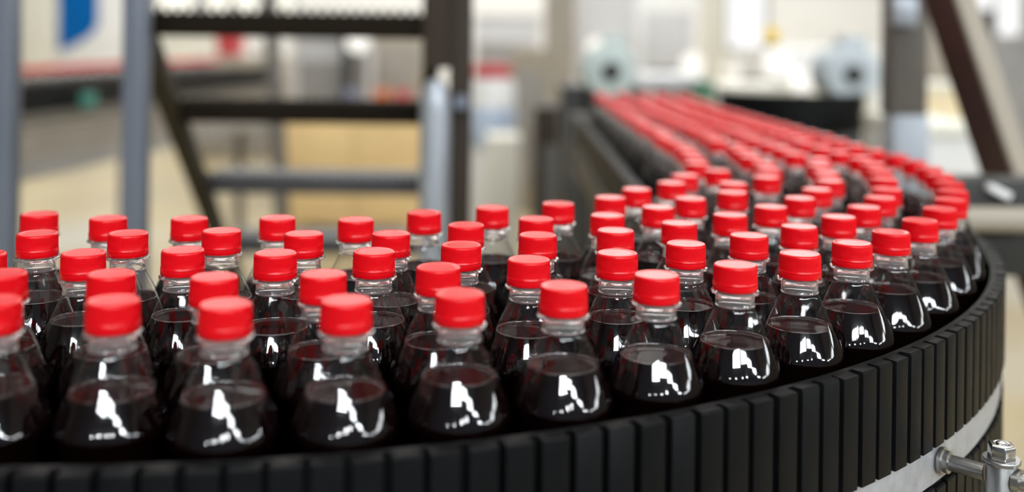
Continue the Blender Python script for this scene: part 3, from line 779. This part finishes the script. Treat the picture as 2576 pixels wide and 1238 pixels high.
# white machine group with beacon
cabinet('capping_machine', 'machine', 'white machine below the yellow beacon, left of the brown post', 1930, 2225, 118, 300, 6.2, .8, M['white'], door=M['cream'])
p = at(1955, 120, 6.3); bc = thing('warning_beacon', (p.x, 6.45, p.z), 'yellow warning beacon on top of the white machine', 'beacon')
b = MB(); b.lathe([(.04, p.z - .004), (.04, p.z + .03), (.03, p.z + .032)], 24, c=(p.x, 6.45, 0), cap0=True); b.build('base', M['dark'], bc, smooth=True)
b = MB(); b.lathe([(.045, p.z + .032), (.048, p.z + .09), (.035, p.z + .12), (.001, p.z + .13)], 24, c=(p.x, 6.45, 0)); b.build('dome', M['yellow'], bc, smooth=True)
cabinet('junction_box', 'box', 'small dark box left of the white machine with the beacon', 1872, 1918, 195, 240, 5.6, .12, M['dark'], legs=True)
cabinet('infeed_table', 'table', 'white table top right of the cream column, behind the red bottle rows', 1825, 1985, 238, 300, 4.6, .5, M['white'], legs=True, top=M['cream'])
globe(1500, 118, 6.0, .055, M['lamp'], 'small round cream highlight globe above the grey-green motor')
globe(1742, 160, 7.2, .075, M['lamp'], 'round white highlight globe just left of the cream column')
globe(1882, 180, 7.6, .10, M['lamp'], 'large white highlight globe between the cream column and the beacon')
cabinet('pump_unit', 'machine', 'small dark pump box behind the far end of the bottles', 1642, 1702, 172, 205, 5.2, .15, M['dark'], legs=True)
cabinet('drive_cabinet', 'cabinet', 'wide dark brown machine cabinet left of the conveyor, below the taupe column', 1345, 1560, 268, 560, 4.3, .4, M['postbrown'], door=M['rubber'])
globe(1955, 158, 5.9, .08, M['lamp'], 'round white highlight globe below the yellow beacon')
globe(2016, 203, 5.7, .065, M['lamp'], 'smaller warm highlight globe lower right of the beacon')

x = at(2272, 300, 2.2).x
pt = thing('steel_post', (x, 2.2, 0), 'wide brown-grey steel post right of the far bottles', 'post')
b = MB(); zs = at(2272, 288, 2.2).z
b.box((x, 2.2, (zs + 3.2) / 2), (.076, .07, 3.2 - zs)); b.build('shaft', M['postgrey'], pt, bevel=.004)
b = MB(); b.box((x + .004, 2.2, zs / 2), (.074, .074, zs)); tag(b.build('sheen_steel', M['sheen_steel'], pt, bevel=.004), 'pale lower part of the post, sheen put into its colour')  # sheen on the lower shaft, put in as a paler steel piece
b = MB(); q = at(2275, 30, 2.15); b.box((q.x, 2.15, q.z), (.05, .02, .06)); b.build('bracket', M['sheen_steel'], pt, bevel=.004)

# leaning beam at the right edge: its shaded and lit faces are put into the colours
bm_ = thing('leaning_beam', (1.0, 1.88, 0), 'leaning square steel beam crossing the right edge, shaded inner and lit outer face coloured in', 'beam')
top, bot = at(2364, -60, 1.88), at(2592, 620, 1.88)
ext = (bot - top).normalized()
top2, bot2 = top - ext * .7, bot + ext * 1.06
bot2 = top2 + ext * ((top2.z - .0) / -ext.z)
b = MB(); b.bar(top2, bot2, .060, .060, up=(.75, -1, .0)); b.build('box_section', M['beam_shade'], bm_, bevel=.003)
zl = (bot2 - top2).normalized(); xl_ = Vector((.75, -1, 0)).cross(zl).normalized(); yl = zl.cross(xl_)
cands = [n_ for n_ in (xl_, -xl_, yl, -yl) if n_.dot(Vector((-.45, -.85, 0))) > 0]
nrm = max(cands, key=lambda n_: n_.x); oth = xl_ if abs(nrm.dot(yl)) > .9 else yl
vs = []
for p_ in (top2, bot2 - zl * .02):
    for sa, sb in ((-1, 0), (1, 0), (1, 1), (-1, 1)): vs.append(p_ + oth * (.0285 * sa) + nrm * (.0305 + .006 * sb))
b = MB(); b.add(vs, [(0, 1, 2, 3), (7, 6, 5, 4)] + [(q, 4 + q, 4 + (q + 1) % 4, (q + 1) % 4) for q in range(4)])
tag(b.build('lit_face_plate', M['taupe'], bm_), 'pale plate coloured as the lit face')
b = MB(); b.box((bot2.x, bot2.y, .006), (.16, .16, .012)); b.build('foot_plate', M['baresteel'], bm_, bevel=.002)

cabinet('carton_machine', 'machine', 'cream-white machine between the brown post and leaning beam', 2322, 2480, 345, 505, 3.0, .5, M['cream2'], top=M['cream'])
cabinet('carton_stack', 'box', 'pale yellow carton above the cream-white machine', 2318, 2450, 230, 335, 5.2, .4, M['warm'], top=M['cream'])
cabinet('control_cabinet', 'cabinet', 'brown-grey cabinet between the wide steel post and the leaning beam', 2322, 2410, -60, 226, 6.4, .5, M['midgrey'], door=M['taupe'])
cabinet('control_cabinet', 'cabinet', 'grey cabinet at the right edge beyond the leaning beam', 2500, 2640, 88, 205, 7.5, .5, M['midgrey'])
cabinet('machine_cabinet', 'cabinet', 'black machine cabinet at the right edge below the leaning beam', 2436, 2960, 480, 640, 2.4, .3, M['dark'], legs=True)
cabinet('junction_box', 'box', 'black box high at the right edge beside the leaning beam', 2462, 2502, 25, 95, 6.6, .15, M['dark'], legs=True)
dr_ = thing('drive_unit', (.76, 1.6, 0), 'black drive unit with a grey roller beside the outer side of the bend', 'machine')
p = at(2502, 552, 1.56)
b = MB(); b.tube(p + Vector((-.05, 0, 0)), p + Vector((.06, 0, 0)), .0185, 32); b.build('roller', M['taupe'], dr_, smooth=True)
b = MB(); b.box((p.x + .02, 1.63, p.z - .02), (.16, .07, .15)); b.build('housing', M['dark'], dr_, bevel=.006)
b = MB(); b.box((p.x - .045, 1.63, (p.z - .095) / 2), (.05, .06, p.z - .095)); b.build('pedestal', M['dark'], dr_, bevel=.006)
b = MB(); q = at(2512, 482, 1.585); b.box((q.x, 1.585, q.z), (.035, .02, .012), Matrix.Rotation(.45, 3, 'Y')); b.build('tab', M['white'], dr_, bevel=.003)
